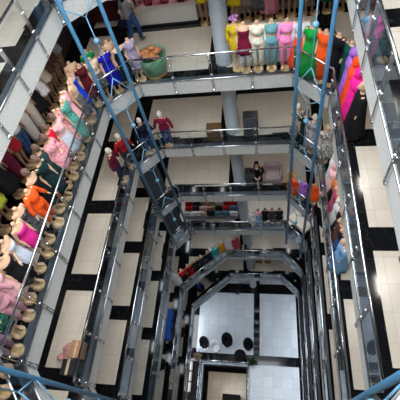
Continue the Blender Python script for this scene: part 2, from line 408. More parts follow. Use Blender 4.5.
def garment(kind, arms, sleeve, hem, ph=0):
    """mesh list: (part name, mesh) – one mesh per (kind, sleeve, hem)"""
    key = (kind, arms, sleeve, hem, ph)
    if key in _gc: return _gc[key]
    mb = MB()
    if kind == 'dress':                              # close to the waist, skirt flares with folds
        top = 1.368 if sleeve else 1.27
        r = list(reversed(folds(.90, hem, .192, .19+(.90-hem)*.16, k=7, amp=.10, ph=ph)))
        mb.loft(r+torso_rings(.93, top, .012)); 
        if sleeve: sleeves(mb, arms, sleeve)
    elif kind == 'sheath':
        top = 1.368 if sleeve else 1.27
        r = list(reversed(folds(.88, hem, .195, .165 if hem > .5 else .15, k=4, amp=.05, ph=ph)))
        mb.loft(r+torso_rings(.91, top, .012))
        if sleeve: sleeves(mb, arms, sleeve)
    elif kind == 'top':
        mb.loft(torso_rings(hem, 1.37, .014))
        if sleeve: sleeves(mb, arms, sleeve)
    elif kind == 'skirt':
        mb.loft(list(reversed(folds(.93, hem, .185, .20+(.93-hem)*.17, k=8, amp=.12, ph=ph)))+[ell(1.03, .14, .105, .005, 28)])
    elif kind in ('pants', 'leggings'):
        wd = 1 if kind == 'leggings' else 0
        mb.loft([ell(z, rx+.010+.024*wd*max(0, 1-abs(z-.88)/.12), ry+.010+.022*wd*max(0, 1-abs(z-.88)/.12), yo, 28) for z, (rx, ry, yo) in ((.80+.02*q, tor(.80+.02*q)) for q in range(13))])
        for s in (-1, 1):
            mb.tube([(s*.085, .012, .86), (s*.095, .01, .78), (s*.097, -.005, .62), (s*.094, -.01, .47), (s*.092, .012, .30), (s*.09, .02, hem)], [.10, .097, .085, .07, .064, .062], 14)
    elif kind == 'abaya':
        mb.loft(list(reversed(folds(1.30, hem, .18, .30, k=6, amp=.10, ph=ph, steps=8, yo0=0.)))+[ell(1.34, .165, .09, 0, 28), ell(1.38, .09, .07, 0, 28)]); sleeves(mb, arms, 1., .03)
    _gc[key] = mb.mesh('garment_'+kind, True, None); return _gc[key]
PART = {'dress': 'dress', 'sheath': 'dress', 'top': 'top', 'skirt': 'skirt', 'pants': 'trousers', 'leggings': 'trousers', 'abaya': 'robe'}
def setmat(o, m):
    if not o.data.materials: o.data.materials.append(m)
    o.material_slots[0].link = 'OBJECT'; o.material_slots[0].material = m
def mannequin(x, y, z, rz, label, outfit, arms='down', head=None, skin=None, group=None, scale=1., base=True, tilt=0., scarf=None):
    o = thing('mannequin', label, 'mannequin', (x, y, z), rz, group); o.scale = (scale,)*3
    zz = .03 if base else 0
    if base: link('base', BASE, o)
    b = link('body', BODY[arms], o, (0, 0, .028))
    if skin: setmat(b, skin)
    for kind, m, sleeve, hem in outfit:
        g = link(PART[kind], garment(kind, arms, sleeve, hem, round(random.random()*3)), o, (0, 0, .028)); setmat(g, m)
    if head:
        h = link('head', HEAD, o, (0, 0, .028)); setmat(h, head)
    if scarf:
        s = MB(); s.ball((0, .0, 1.55), .13, 16, 10, .95, 1.05, 1.15); s.lathe([(.13, 1.42), (.20, 1.36), (.24, 1.22), (.20, 1.12)], 20, sx=1., sy=.75)
        obj('headscarf', s, scarf, o, True, (0, 0, .028))
    return o

F = fab
f_orange = F('orange', (255, 96, 34)); f_mag = F('magenta', (232, 44, 150)); f_silver = F('silver', (206, 214, 226), (184, 190, 204), 30)
f_black = F('black', (22, 22, 26)); f_bfl = F('black_floral', (26, 28, 34), (96, 92, 96), 22); f_dkg = F('dark_green', (18, 56, 54), (14, 30, 36), 16)
f_stripe = F('charcoal', (60, 84, 84), (20, 30, 34), 34); f_pfl = F('pink_floral', (240, 184, 190), (214, 120, 130), 18); f_red = F('red', (214, 22, 52))
f_pp = F('pale_pink', (240, 190, 192)); f_rw = F('red_white', (196, 30, 54), (236, 200, 200), 26); f_teal = F('teal_print', (96, 178, 160), (60, 128, 124), 18)
f_pink = F('pink_print', (244, 140, 160), (252, 214, 216), 24); f_blue = F('cobalt', (22, 70, 214)); f_plaid = F('plaid', (116, 24, 30), (30, 16, 30), 30)
f_royal = F('royal_blue', (26, 22, 170)); f_navy = F('navy', (16, 26, 52)); f_lilac = F('lilac_print', (178, 166, 186), (120, 110, 140), 20)
f_green = F('emerald', (20, 168, 92), (16, 110, 60), 20); f_beige = F('beige', (226, 200, 170)); f_grey = F('grey', (150, 152, 160)); f_lgrey = F('light_grey', (196, 192, 190))
f_mustard = F('mustard', (206, 178, 34)); f_maroon = F('maroon', (120, 18, 52)); f_cream = F('cream', (236, 230, 210)); f_steelt = F('dusty_teal', (112, 168, 176))
f_rose = F('rose_pink', (255, 150, 206)); f_white = F('white', (234, 234, 238)); f_kelly = F('kelly_green', (20, 166, 66)); f_dteal = F('bottle_green', (8, 84, 76))
f_violet = F('violet', (140, 96, 214), (190, 120, 210), 14); f_flame = F('orange_red', (255, 84, 40)); f_hot = F('hot_pink', (255, 40, 156)); f_denim = F('denim', (60, 92, 142), (40, 66, 112), 20)
f_linen = F('linen', (196, 186, 172)); f_mauve = F('mauve', (160, 120, 136)); f_lblue = F('light_blue', (120, 164, 206)); f_brown = F('brown', (84, 54, 46)); f_bw = F('black_white', (230, 228, 222), (24, 24, 28), 26)
f_wine = F('wine', (92, 20, 44)); f_crim = F('crimson', (150, 24, 34)); f_indigo = F('indigo', (40, 52, 84)); f_lime = F('lime', (178, 190, 60)); f_cyan = F('turquoise', (60, 184, 190)); f_amber = F('amber', (226, 156, 40))

zB, zC, zD, zE, zF, zG = (LEV[k] for k in 'BCDEFG')
GL = 'dressed mannequins along the left railing'
R90 = PI/2
# front row, left gallery, second level: they face the opening (+x)
W = f_white
left = [
 (.42, 'bare mannequin legs and slate skirt', [('skirt', f_grey, 0, .62), ('top', f_navy, .5, .92)], 'down', None),
 (.79, 'lilac tunic over bare legs', [('dress', f_lilac, 1., .62)], 'down', None),
 (1.16, 'mauve trousers and grey print top', [('pants', f_mauve, 0, .18), ('top', f_lilac, 1., .9)], 'down', None),
 (1.52, 'green and black print dress', [('dress', F('jungle', (40, 104, 84), (20, 22, 24), 12), .5, .5)], 'down', None),
 (1.86, 'dusty pink trouser suit', [('pants', F('dusty_pink', (222, 160, 172)), 0, .15), ('top', F('dusty_pink', (222, 160, 172)), 1., .84)], 'wide', None),
 (2.20, 'pale pink short dress, shoulders bare', [('dress', f_pp, 0, .60)], 'down', None),
 (2.52, 'plain black sleeveless dress', [('dress', f_black, 0, .48)], 'hip', None),
 (2.88, 'silvery white off-shoulder dress', [('dress', f_silver, 0, .55)], 'down', None),
 (3.27, 'magenta strapless short dress', [('sheath', f_mag, 0, .58)], 'down', None),
 (3.62, 'black dress with grey flowers', [('dress', f_bfl, 0, .50)], 'down', None),
 (4.06, 'bright orange long-sleeved jumpsuit', [('pants', f_orange, 0, .40), ('top', f_orange, 1., .84)], 'wide', None),
 (4.45, 'black strapless dress under a brown head', [('dress', f_black, 0, .45)], 'down', M['brownhead']),
 (4.80, 'dark green dress with striped bodice', [('dress', f_dkg, .5, .42), ], 'down', M['brownhead']),
 (5.12, 'charcoal striped top and dark skirt', [('top', f_stripe, .5, .95), ('skirt', f_dkg, 0, .5)], 'down', M['brownhead']),
 (5.42, 'pink floral dress with long sleeves', [('dress', f_pfl, 1., .56)], 'hip', M['brownhead']),
 (5.74, 'red top above a pink skirt', [('skirt', f_pfl, 0, .55), ('top', f_red, 1., .90)], 'wide', M['brownhead']),
 (6.06, 'pale pink top and white skirt', [('skirt', f_silver, 0, .42), ('top', f_pp, .5, .94)], 'down', M['brownhead']),
 (6.38, 'red and white patterned dress', [('dress', f_rw, .5, .30)], 'down', None),
 (6.70, 'teal printed long dress', [('dress', f_teal, .5, .22)], 'down', None),
 (7.02, 'pink and white printed dress', [('dress', f_pink, .5, .45)], 'down', None),
 (7.36, 'grey skirt, upper body bare', [('skirt', F('smoke', (110, 104, 104), (70, 66, 66), 20), 0, .40)], 'down', None),
 (7.70, 'cobalt blue dress, shoulders bare', [('dress', f_blue, 0, .42)], 'down', None)]
for k, (y, lab, fit, arms, hd) in enumerate(left):
    mannequin(-5.06+.05*(-1)**k, y, zB, R90+random.uniform(-.2, .2), 'mannequin in the left railing row, '+lab, fit, arms, hd, group=GL, scale=.95)
ch = [(-4.95, 8.08, 'dark red plaid dress at the corner', [('dress', f_plaid, .5, .40)]), (-4.70, 8.30, 'beige blouse and grey skirt at the corner', [('top', f_beige, .5, .92), ('skirt', F('smoke', (110, 104, 104)), 0, .5)]),
      (-4.40, 8.56, 'royal blue dress behind the corner rail', [('dress', f_royal, .5, .40)]), (-4.06, 8.78, 'navy dress behind the corner rail', [('dress', f_navy, 0, .36)]),
      (-3.78, 9.02, 'lilac grey print dress nearest the green tub', [('dress', f_lilac, .5, .5)]), (-4.92, 8.66, 'emerald glitter top in the second row', [('top', f_green, .5, .9), ('skirt', f_dkg, 0, .5)]),
      (-4.40, 9.02, 'undressed body behind the royal blue dress', [('skirt', f_brown, 0, .55)]), (-5.28, 8.22, 'undressed upper body behind the plaid dress', [('skirt', f_linen, 0, .5)])]
for x, y, lab, fit in ch: mannequin(x, y, zB, R90-.75, 'mannequin in '+lab if not lab.startswith('und') else 'mannequin with '+lab, fit, 'down', None, group='mannequins at the left back corner', scale=.94)
# rear row along the left shop front
rear = [(9.62, 'grey tunic over tan legs', [('dress', f_grey, .5, .78)]), (9.22, 'dark brown short dress', [('dress', f_brown, .5, .76)]), (8.82, 'black top and short skirt', [('top', f_black, .5, .85), ('skirt', f_brown, 0, .74)]),
        (8.42, 'mustard top and short skirt', [('top', f_mustard, .5, .85), ('skirt', f_linen, 0, .72)]), (8.0, 'white shirt dress', [('dress', f_white, 1., .60)]), (7.58, 'black sleeveless dress', [('dress', f_black, 0, .42)]),
        (7.15, 'long linen dress to the floor', [('sheath', f_linen, .5, .10)]), (6.72, 'long pale grey dress to the floor', [('sheath', f_lgrey, .5, .10)]), (6.24, 'denim trousers and pale top', [('pants', f_denim, 0, .12), ('top', f_lgrey, .5, .9)]),
        (5.84, 'red shorts and tan legs', [('dress', f_crim, .5, .72)]), (5.40, 'maroon long dress', [('sheath', f_wine, .5, .15)]), (4.90, 'grey coat over a black skirt', [('skirt', f_black, 0, .35), ('top', f_grey, 1., .86)]), (4.30, 'lime print dress', [('dress', f_lime, .5, .5)]),
        (3.85, 'brown coat over dark skirt', [('dress', F('taupe', (120, 108, 98)), 1., .45)]), (3.3, 'grey pleated skirt', [('skirt', f_grey, 0, .3), ('top', f_black, 1., .9)])]
for y, lab, fit in rear:
    mannequin(-6.38, y, zB, R90, 'mannequin against the left shop front in '+lab, fit, 'down', None, M['tan'], 'mannequins against the left shop front')
# back rail row
GB = 'mannequins along the back railing'
rowb = [(-.86, 9.20, 'mustard yellow dress with purple flowers beside the column', [('sheath', f_mustard, 1., .62)], 0), (-.62, 9.10, 'maroon tunic over white trousers', [('pants', f_white, 0, .12), ('dress', f_maroon, 0, .60)], 0),
        (-.27, 9.10, 'cream two-piece with bare midriff', [('leggings', f_cream, 0, .10), ('top', f_cream, 1., 1.115)], 0), (.10, 9.10, 'dusty teal two-piece with bare midriff', [('leggings', f_steelt, 0, .10), ('top', f_steelt, 1., 1.115)], 0),
        (.49, 9.07, 'rose pink tracksuit with bare midriff', [('leggings', f_rose, 0, .10), ('top', f_rose, 1., 1.115)], 0), (.86, 9.02, 'white top over orange-red wide trousers', [('skirt', f_flame, 0, .12), ('top', f_white, 1., .98)], 0),
        (1.10, 8.72, 'kelly green floor-length dress', [('dress', f_kelly, .5, .08)], -.5), (1.38, 8.46, 'bright orange floor-length dress', [('sheath', f_orange, .5, .08)], -.6),
        (1.66, 8.30, 'black long dress behind the corner', [('sheath', f_black, 1., .08)], -.8), (1.90, 7.94, 'bottle green long dress', [('sheath', f_dteal, 1., .10)], -1.2)]
for x, y, lab, fit, r in rowb:
    mannequin(x, y, zB, r+random.uniform(-.08, .08), 'headless mannequin in '+lab, fit, 'down', None, group=GB)
fl = MB()
for k in range(16):
    a = random.random()*6.28; q = random.random()*.1; fl.ball((q*math.cos(a), q*math.sin(a), random.random()*.14), .045, 8, 6)
tag(obj('flower_bunch', fl, F('purple_bunch', (120, 60, 140), (220, 170, 200), 30), smooth=True, loc=(-.86, 9.20, zB+1.49)), 'purple and pink flower bunch on the mustard mannequin shoulders', 'flowers')
# right gallery, hijab figures
GR = 'robed mannequins along the right railing'
for x, y, lab, m1, m2 in [(1.92, 7.58, 'violet robe and headscarf', f_violet, f_violet), (1.93, 7.24, 'orange-red robe and headscarf', f_flame, f_flame), (1.93, 6.88, 'hot pink robe and headscarf', f_hot, f_hot), (1.95, 6.45, 'black robe, nearest the black floor band', f_black, None)]:
    mannequin(x, y, zB, -R90, 'mannequin in '+lab+' by the right railing', [('abaya', m1, 1, .10)], 'down', M['skin'], group=GR, scale=.93, scarf=m2)
# back shop row
GS = 'mannequins in front of the back shop'
for k, (x, lab, fit) in enumerate([(-2.02, 'bare tan legs left of the column', [('dress', f_mustard, .5, .75)]), (-.98, 'ochre skirt', [('skirt', f_mustard, 0, .55), ('top', f_brown, .5, .9)]), (-.62, 'brown pleated skirt', [('skirt', F('taupe', (120, 108, 98)), 0, .5), ('top', f_wine, .5, .9)]), (-.28, 'black print skirt', [('skirt', f_bfl, 0, .35), ('top', f_black, .5, .9)]),
        (.06, 'long dusty pink skirt', [('skirt', F('old_rose', (178, 112, 124)), 0, .22), ('top', f_pp, .5, .9)]), (.40, 'short cream dress', [('dress', f_cream, .5, .62)]), (.76, 'grey blue short dress', [('dress', f_grey, .5, .60)]), (1.10, 'light grey dress', [('dress', f_lgrey, .5, .5)]), (1.46, 'black dress', [('dress', f_black, .5, .5)]), (1.82, 'dark green dress', [('dress', f_dteal, .5, .4)]), (2.2, 'brown dress', [('dress', f_brown, .5, .5)])]):
    mannequin(x, 11.60, zB, 0, 'mannequin at the back shop front in '+lab, fit, 'down', None, M['tan'], GS)
# level C: shirts
GC = 'male mannequins in shirts behind the corner rail'
for x, y, r, lab, m1, m2 in [(-5.04, 7.45, -R90, 'maroon shirt, nearest the left gallery', f_wine, f_indigo), (-4.86, 8.06, -2.2, 'red shirt, left of the blue pipe', f_crim, f_indigo), (-4.24, 8.70, -2.4, 'navy jacket and pale collar', f_navy, f_denim), (-3.58, 8.98, PI, 'dark red shirt on the back rail', f_maroon, f_denim)]:
    mannequin(x, y, zC, r+PI, 'white-headed mannequin in '+lab, [('pants', m2, 0, .08), ('top', m1, 1., .86)], 'wide', M['whitehead'], group=GC)
GC2 = 'mannequins along the right railing one level down'
for x, y, lab, fit, hd in [(.92, 9.0, 'black and white dress by the back rail', [('dress', f_bw, .5, .35)], M['whitehead']), (1.15, 8.72, 'dark green print dress', [('dress', f_dkg, .5, .3)], M['brownhead']), (1.38, 8.5, 'grey white patterned dress', [('dress', F('greyprint', (200, 200, 206), (80, 80, 90), 24), .5, .3)], M['whitehead']), (1.72, 8.06, 'black and white flowered dress at the corner', [('dress', f_bw, .5, .3)], M['skin']),
        (1.86, 6.95, 'white headscarf and robe', [('abaya', f_white, 1, .1)], 'W'), (1.80, 6.62, 'pink and white robe', [('abaya', f_pp, 1, .1)], 'P'), (1.82, 6.25, 'tan and orange top', [('top', F('rust', (200, 110, 60)), 1., .85), ('skirt', f_black, 0, .3)], M['skin']), (1.80, 5.88, 'dusky mauve dress', [('dress', F('raspberry', (170, 76, 100)), 1., .3)], M['skin']),
        (1.80, 5.50, 'light grey blouse', [('top', F('cloud', (206, 214, 226)), 1., .85), ('skirt', f_lgrey, 0, .3)], M['whitehead']), (1.84, 5.20, 'black blouse', [('top', f_black, 1., .85), ('skirt', f_black, 0, .3)], M['skin']), (1.78, 4.90, 'brown dress', [('dress', f_brown, 1., .3)], M['skin']), (1.82, 4.62, 'navy jumper', [('top', f_navy, 1., .85), ('skirt', f_denim, 0, .2)], M['skin']), (1.78, 4.32, 'light blue long dress, nearest the camera', [('dress', f_lblue, 1., .15)], M['skin'])]:
    sc = None
    if hd == 'W': sc, hd = f_white, M['skin']
    if hd == 'P': sc, hd = f_pp, M['skin']
    mannequin(x, y, zC, -R90 if y < 8 else 0, 'mannequin below the right slab in '+lab, fit, 'down', hd, group=GC2, scarf=sc, scale=.97)
GD = 'mannequins at the right corner four levels down'
for x, y, lab, m1, hd in [(.86, 9.06, 'yellow print dress, leftmost at the corner rail', f_amber, M['skin']), (.98, 8.72, 'orange dress at the corner rail', f_flame, M['skin']), (1.26, 8.62, 'lilac and pink dress at the corner rail', f_violet, M['skin']), (1.72, 8.4, 'orange dress behind the right rail', f_orange, M['skin'])]:
    mannequin(x, y, zD, -.6, 'small distant mannequin in '+lab, [('dress', m1, 1., .4)], 'down', hd, group=GD, scale=.82)
# level F corner row
GF = 'mannequins along the long corner rail above the ground floor'
for x, y, lab, m1, hd in [(-4.98, 7.1, 'white dress at the left end', f_white, M['whitehead']), (-4.66, 7.35, 'red top', f_red, M['skin']), (-4.34, 7.62, 'crimson dress', f_crim, M['skin']), (-4.02, 7.9, 'black dress, left one', f_black, M['skin']), (-3.68, 8.14, 'charcoal dress', F('coal', (38, 36, 40)), M['skin']), (-3.34, 8.4, 'navy dress', f_navy, M['skin']), (-3.02, 8.7, 'turquoise dress', f_cyan, M['whitehead']), (-2.66, 8.98, 'amber dress', f_amber, M['whitehead']), (-2.28, 9.16, 'white dress', f_white, M['whitehead']), (-1.9, 9.3, 'red and pink dress at the right end', F('coral', (206, 84, 96)), M['skin'])]:
    mannequin(x, y, zF, .7, 'mannequin on the long diagonal rail in '+lab, [('top', m1, 1., .82), ('skirt', m1 if 'dress' in lab else f_black, 0, .4)], 'down', hd, group=GF, scale=.9)
for x, y, z, lab, m1, hd in [(-4.35, 7.95, zG, 'blue top low behind the diagonal rail', f_blue, M['skin']), (-5.25, 5.2, zG, 'amber brown top on the lowest left gallery', f_amber, M['brownhead']), (-5.35, 2.9, zF, 'pale pink top on the left gallery above the lowest', f_pp, M['skin']), (-5.5, 3.9, zG+3.32, 'pink floral top beside the blue crates', f_pfl, M['skin'])]:
    mannequin(x, y, z, R90, 'mannequin in '+lab, [('top', m1, 1., .85), ('skirt', f_black, 0, .3)], 'down', hd, group='lone mannequins on the low galleries', scale=.92)

# ------------------------------------------------------------------ people
def person_body(J, name, m):
    V = lambda k: Vector(J[k]); mb = MB()
    mb.tube([V('pelvis'), (V('pelvis')+V('chest'))/2, V('chest'), V('neck')-Vector((0, 0, .05))], [.155, .135, .16, .09], 16, flat=.72); mb.ball(V('pelvis'), .15, 14, 10, 1.1, .85, .8); mb.ball(V('chest'), .15, 14, 10, 1.1, .72, .9)
    mb.tube([V('neck')-Vector((0, 0, .08)), V('head')], [.06, .052], 12)
    h = V('head'); mb.ball(h+Vector((0, 0, .06)), .1, 18, 12, .82, 1., 1.2); mb.tube([h+Vector((0, -.1, .08)), h+Vector((0, -.122, .04)), h+Vector((0, -.105, .03))], [.012, .019, .013], 8)
    for s in (-1, 1): mb.ball(h+Vector((s*.083, .01, .05)), .026, 8, 6, .4, .7, 1.); mb.ball(h+Vector((s*.034, -.09, .07)), .014, 8, 6)
    for s, q in ((-1, 'l'), (1, 'r')):
        mb.ball(V('sh'+q), .06); mb.tube([V('sh'+q), (V('sh'+q)+V('el'+q))/2, V('el'+q), V('wr'+q)], [.055, .048, .04, .028], 10); hand(mb, V('wr'+q), V('wr'+q)-V('el'+q), s)
        mb.tube([V('hip'+q), (V('hip'+q)+V('kn'+q))/2, V('kn'+q), V('kn'+q)*.6+V('an'+q)*.4, V('an'+q)], [.095, .082, .06, .06, .038], 12)
        a = V('an'+q); t = V('to'+q); mb.tube([a+Vector((0, 0, -.02)), (a+t)/2, t], [.04, .04, .025], 10, flat=.7)
    return mb.mesh(name, True, m, remesh=.014)
def clothes(J, o, shirt, trous, shoe, sleeve=.5):
    V = lambda k: Vector(J[k]); s1 = MB()
    s1.tube([V('pelvis')+Vector((0, 0, -.04)), V('pelvis')+Vector((0, 0, .12)), (V('pelvis')+V('chest'))/2+Vector((0, 0, .05)), V('chest'), V('chest')+Vector((0, 0, .12)), V('neck')-Vector((0, 0, .06))], [.19, .18, .165, .185, .165, .085], 18, flat=.76)
    for q in 'lr': s1.tube([V('sh'+q)*.9+V('chest')*.1+Vector((0, 0, .02)), V('sh'+q)+(V('el'+q)-V('sh'+q))*.5, V('sh'+q)+(V('el'+q)-V('sh'+q))*.9]+([V('el'+q), V('el'+q)+(V('wr'+q)-V('el'+q))*.9] if sleeve > .5 else []), [.075, .066, .062]+([.056, .042] if sleeve > .5 else []), 12)
    obj('shirt', s1, shirt, o, True)
    t1 = MB(); t1.ball(V('pelvis'), .175, 16, 10, 1.08, .9, .85)
    for q in 'lr': t1.tube([V('hip'+q)+Vector((0, 0, .05)), (V('hip'+q)+V('kn'+q))/2, V('kn'+q), V('an'+q)*.9+V('kn'+q)*.1], [.112, .1, .078, .064], 14)
    obj('trousers', t1, trous, o, True)
    for q in 'lr':
        a = V('an'+q); t = V('to'+q); m = MB(); m.tube([a+(a-t)*.25+Vector((0, 0, -.03)), a+Vector((0, 0, -.025)), (a+t)/2, t], [.03, .052, .05, .034], 12, flat=.7); obj('shoe', m, shoe, o, True)
JW = dict(pelvis=(0, 0, .95), chest=(0, -.03, 1.28), neck=(0, -.04, 1.47), head=(0, -.06, 1.56), shl=(-.19, -.03, 1.40), shr=(.19, -.03, 1.40), ell=(-.24, -.10, 1.13), elr=(.24, .06, 1.13), wrl=(-.23, -.20, .92), wrr=(.25, .02, .88),
          hipl=(-.09, 0, .92), hipr=(.09, 0, .92), knl=(-.09, -.14, .52), knr=(.09, .03, .50), anl=(-.09, -.12, .09), anr=(.09, .22, .12), tol=(-.10, -.27, .04), tor=(.10, .10, .04))
p = thing('person', 'person in grey top and blue jeans walking along the back gallery', 'person', (-4.22, 10.9, zB), 2.6)
link('body', person_body(JW, 'body', M['skin']), p); clothes(JW, p, f_grey, f_denim, f_brown)
hr = MB(); hr.ball((0, -.03, 1.65), .112, 16, 10, .86, 1., 1.05); hr.tube([(0, .05, 1.62), (0, .07, 1.5), (0, .07, 1.38)], [.07, .07, .03], 12); obj('hair', hr, f_black, p, True)
bagm = MB(); bagm.box((0, 0, .14), (.26, .11, .26), bev=.03); bg = thing('handbag', 'dark bag carried at the side of the walking person', 'bag', (-4.50, 10.83, zB+.60)); obj('bag_body', bagm, f_navy, bg)
hn = MB(); hn.tube([(-.08, 0, .26), (-.07, 0, .38), (0, 0, .42), (.07, 0, .38), (.08, 0, .26)], .01, 6); obj('handle', hn, f_black, bg, True)
JS = dict(pelvis=(0, 0, .52), chest=(0, .02, .86), neck=(0, 0, 1.05), head=(0, -.03, 1.13), shl=(-.19, 0, .98), shr=(.19, 0, .98), ell=(-.25, -.06, .72), elr=(.25, -.06, .72), wrl=(-.10, -.28, .64), wrr=(.10, -.28, .64),
          hipl=(-.1, -.02, .5), hipr=(.1, -.02, .5), knl=(-.12, -.42, .50), knr=(.12, -.42, .50), anl=(-.12, -.42, .09), anr=(.12, -.42, .09), tol=(-.13, -.57, .04), tor=(.13, -.57, .04))
p = thing('person', 'person in dark clothes seated behind the back rail beside the pale sofa', 'person', (-.52, 9.5, zD), .1)
link('body', person_body(JS, 'body', M['skin']), p); clothes(JS, p, f_black, f_black, f_brown, 1.)
hr = MB(); hr.ball((0, .0, 1.22), .112, 16, 10, .86, 1., 1.); obj('hair', hr, f_black, p, True)
st = thing('stool', 'low dark stool under the seated person', 'stool', (-.52, 9.53, zD)); s = MB(); s.box((0, 0, .34), (.42, .34, .05), bev=.02); obj('seat', s, M['black'], st)
for sx in (-1, 1):
    for sy in (-1, 1): s = MB(); s.tube([(sx*.17, sy*.13, 0), (sx*.17, sy*.13, .32)], .018, 8); obj('leg', s, M['steel'], st, True)

# ------------------------------------------------------------------ furniture and goods
# green tub with brown cloth, back gallery
tb = thing('fabric_tub', 'big green tub of crumpled brown cloth behind the back rail', 'tub', (-3.34, 9.30, zB))
m = MB(); m.lathe([(.30, .06), (.36, .10), (.40, .40), (.44, .66), (.42, .67), (.38, .42), (.33, .14), (.05, .12)], 32); obj('tub', m, mat('green_glaze', srgb(110, 158, 124), .3, noise=.35, scale=7), tb, True)
m = MB(); m.lathe([(.33, 0), (.35, .02), (.35, .10), (.33, .12)], 32); obj('rim', m, mat('amber_rim', srgb(190, 140, 70), .5, noise=.2), tb, True)
m = MB()
for k in range(22):
    a = random.random()*6.28; q = random.random()*.28; m.ball((q*math.cos(a), q*math.sin(a), .60+random.random()*.16), .13, 10, 6, 1, .7, .5)
obj('cloth', m, F('rust_cloth', (190, 130, 84), (140, 88, 56), 10), tb, True)
# white counter with boxed goods
ct = thing('display_counter', 'white low counter in front of the dark back shop', 'counter', (-3.55, 11.95, zB))
m = MB(); m.box((0, 0, .33), (2.6, .5, .54), bev=.02); obj('body', m, M['white'], ct); m = MB(); m.box((0, -.02, .03), (2.56, .44, .06)); obj('plinth', m, M['black'], ct); m = MB(); m.box((0, 0, .615), (2.66, .56, .03)); obj('top', m, M['white'], ct)
cols = [(200, 120, 140), (96, 24, 40), (226, 196, 200), (60, 18, 30), (180, 80, 104), (150, 40, 60)]
for k in range(9):
    m = MB(); m.box((0, 0, .15), (.25, .12, .30), bev=.01); c = cols[k % 6]
    o = thing('goods_box', 'printed %s box on the white counter, %d from its left end' % (['pink', 'maroon', 'pale pink', 'dark', 'rose', 'crimson'][k % 6], k+1), 'box', (-4.66+.275*k, 11.92, zB+.63), 0, 'printed boxes on the counter')
    obj('carton', m, F('box%d' % (k % 6), c, cols[(k+2) % 6], 9), o); m = MB(); m.box((0, -.062, .17), (.17, .004, .12)); obj('picture_panel', m, F('boxp%d' % (k % 3), cols[(k+1) % 6], cols[(k+4) % 6], 20), o)
cu = MB()
for k in range(14): cu.box((-6.1+.085*k, 12.16+.03*(k % 2), zB+1.1), (.08, .05, 2.0), bev=.015)
tag(obj('curtain', cu, F('curtain', (92, 30, 34), (40, 20, 26), 12)), 'dark red patterned curtain at the left end of the back shop', 'curtain')
# wicker basket and black cabinet, level C
bk = thing('wicker_basket', 'square brown wicker basket behind the rail one level down', 'basket', (-1.92, 9.26, zC))
m = MB(); m.box((0, 0, .24), (.50, .42, .48), bev=.03); obj('basket_body', m, F('wicker', (120, 92, 58), (70, 50, 32), 34), bk); m = MB(); m.box((0, 0, .50), (.53, .45, .05), bev=.02); obj('lid', m, F('wicker', (120, 92, 58)), bk)
cb = thing('cabinet', 'black cabinet right of the column one level down', 'cabinet', (-.62, 9.38, zC))
m = MB(); m.box((0, 0, .45), (.5, .4, .9), bev=.01); obj('body', m, M['black'], cb); m = MB(); m.box((0, -.205, .46), (.46, .012, .8)); d = obj('door', m, M['darkgrey'], cb); m = MB(); m.box((.17, -.22, .5), (.02, .02, .16)); obj('handle', m, M['steel'], d)
cb = thing('cabinet', 'black cabinet left of the seated person', 'cabinet', (-.80, 9.42, zD))
m = MB(); m.box((0, 0, .42), (.4, .36, .84), bev=.01); obj('body', m, M['black'], cb); m = MB(); m.box((0, -.185, .43), (.36, .012, .76)); d = obj('door', m, M['darkgrey'], cb); m = MB(); m.box((.13, -.20, .47), (.02, .02, .14)); obj('handle', m, M['steel'], d)
# sofa, level D
so = thing('sofa', 'pale mauve sofa on the back gallery right of the seated person', 'sofa', (.10, 9.62, zD)); fs = F('sofa', (176, 156, 156))
m = MB(); m.box((0, -.02, .25), (.66, .55, .30), bev=.05); obj('seat', m, fs, so); m = MB(); m.box((0, .24, .48), (.66, .16, .55), bev=.05); obj('backrest', m, fs, so)
for s in (-1, 1): m = MB(); m.box((s*.36, -.02, .36), (.10, .58, .5), bev=.04); obj('armrest', m, fs, so)
for sx in (-1, 1):
    for sy in (-1, 1): m = MB(); m.tube([(sx*.3, sy*.2, 0), (sx*.3, sy*.2, .11)], .025, 8); obj('leg', m, M['black'], so)
# boards behind the corner rails
for x, y, z, h, lab, r in [(-4.72, 8.76, zD, 2.25, 'dark grey board behind the corner rail, upper of two', PI/4+.1), (-4.66, 8.80, zE, 2.25, 'dark grey board behind the corner rail, lower of two', PI/4+.1), (-5.62, 8.3, zE, 1.7, 'narrow dark grey board beside the left gallery rail', 1.1)]:
    o = thing('display_board', lab, 'board', (x, y, z), r, 'dark boards in the left corner'); w = .86 if h > 2 else .5
    m = MB(); m.box((0, 0, h/2+.06), (w, .04, h-.1), bev=.01); obj('panel', m, M['darkgrey'], o)
    fr = MB()
    for s in (-1, 1): fr.box((s*w/2, 0, h/2+.03), (.03, .05, h))
    obj('frame', fr, M['black'], o)
    for s in (-1, 1): m = MB(); m.box((s*w*.38, 0, .02), (.05, .34, .04)); obj('foot', m, M['black'], o)
# cream table, level E right corner
o = thing('table', 'table under a cream cloth at the right corner', 'table', (1.36, 8.92, zE), -.85); m = MB(); m.box((0, 0, .63), (1.0, .48, .03)); obj('tabletop', m, M['white'], o)
for sx in (-1, 1):
    for sy in (-1, 1): m = MB(); m.tube([(sx*.44, sy*.18, 0), (sx*.44, sy*.18, .62)], .02, 8); obj('leg', m, M['black'], o)
m = MB(); m.box((0, 0, .655), (1.06, .54, .02)); 
for s in (-1, 1): m.box((0, s*.265, .55), (1.06, .012, .22)); m.box((s*.525, 0, .55), (.012, .54, .22))
tag(obj('tablecloth', m, F('creamcloth', (255, 246, 228), (236, 224, 204), 40), loc=(1.36, 8.92, zE), rz=-.85), 'cream cloth draped over the table at the right corner', 'tablecloth')
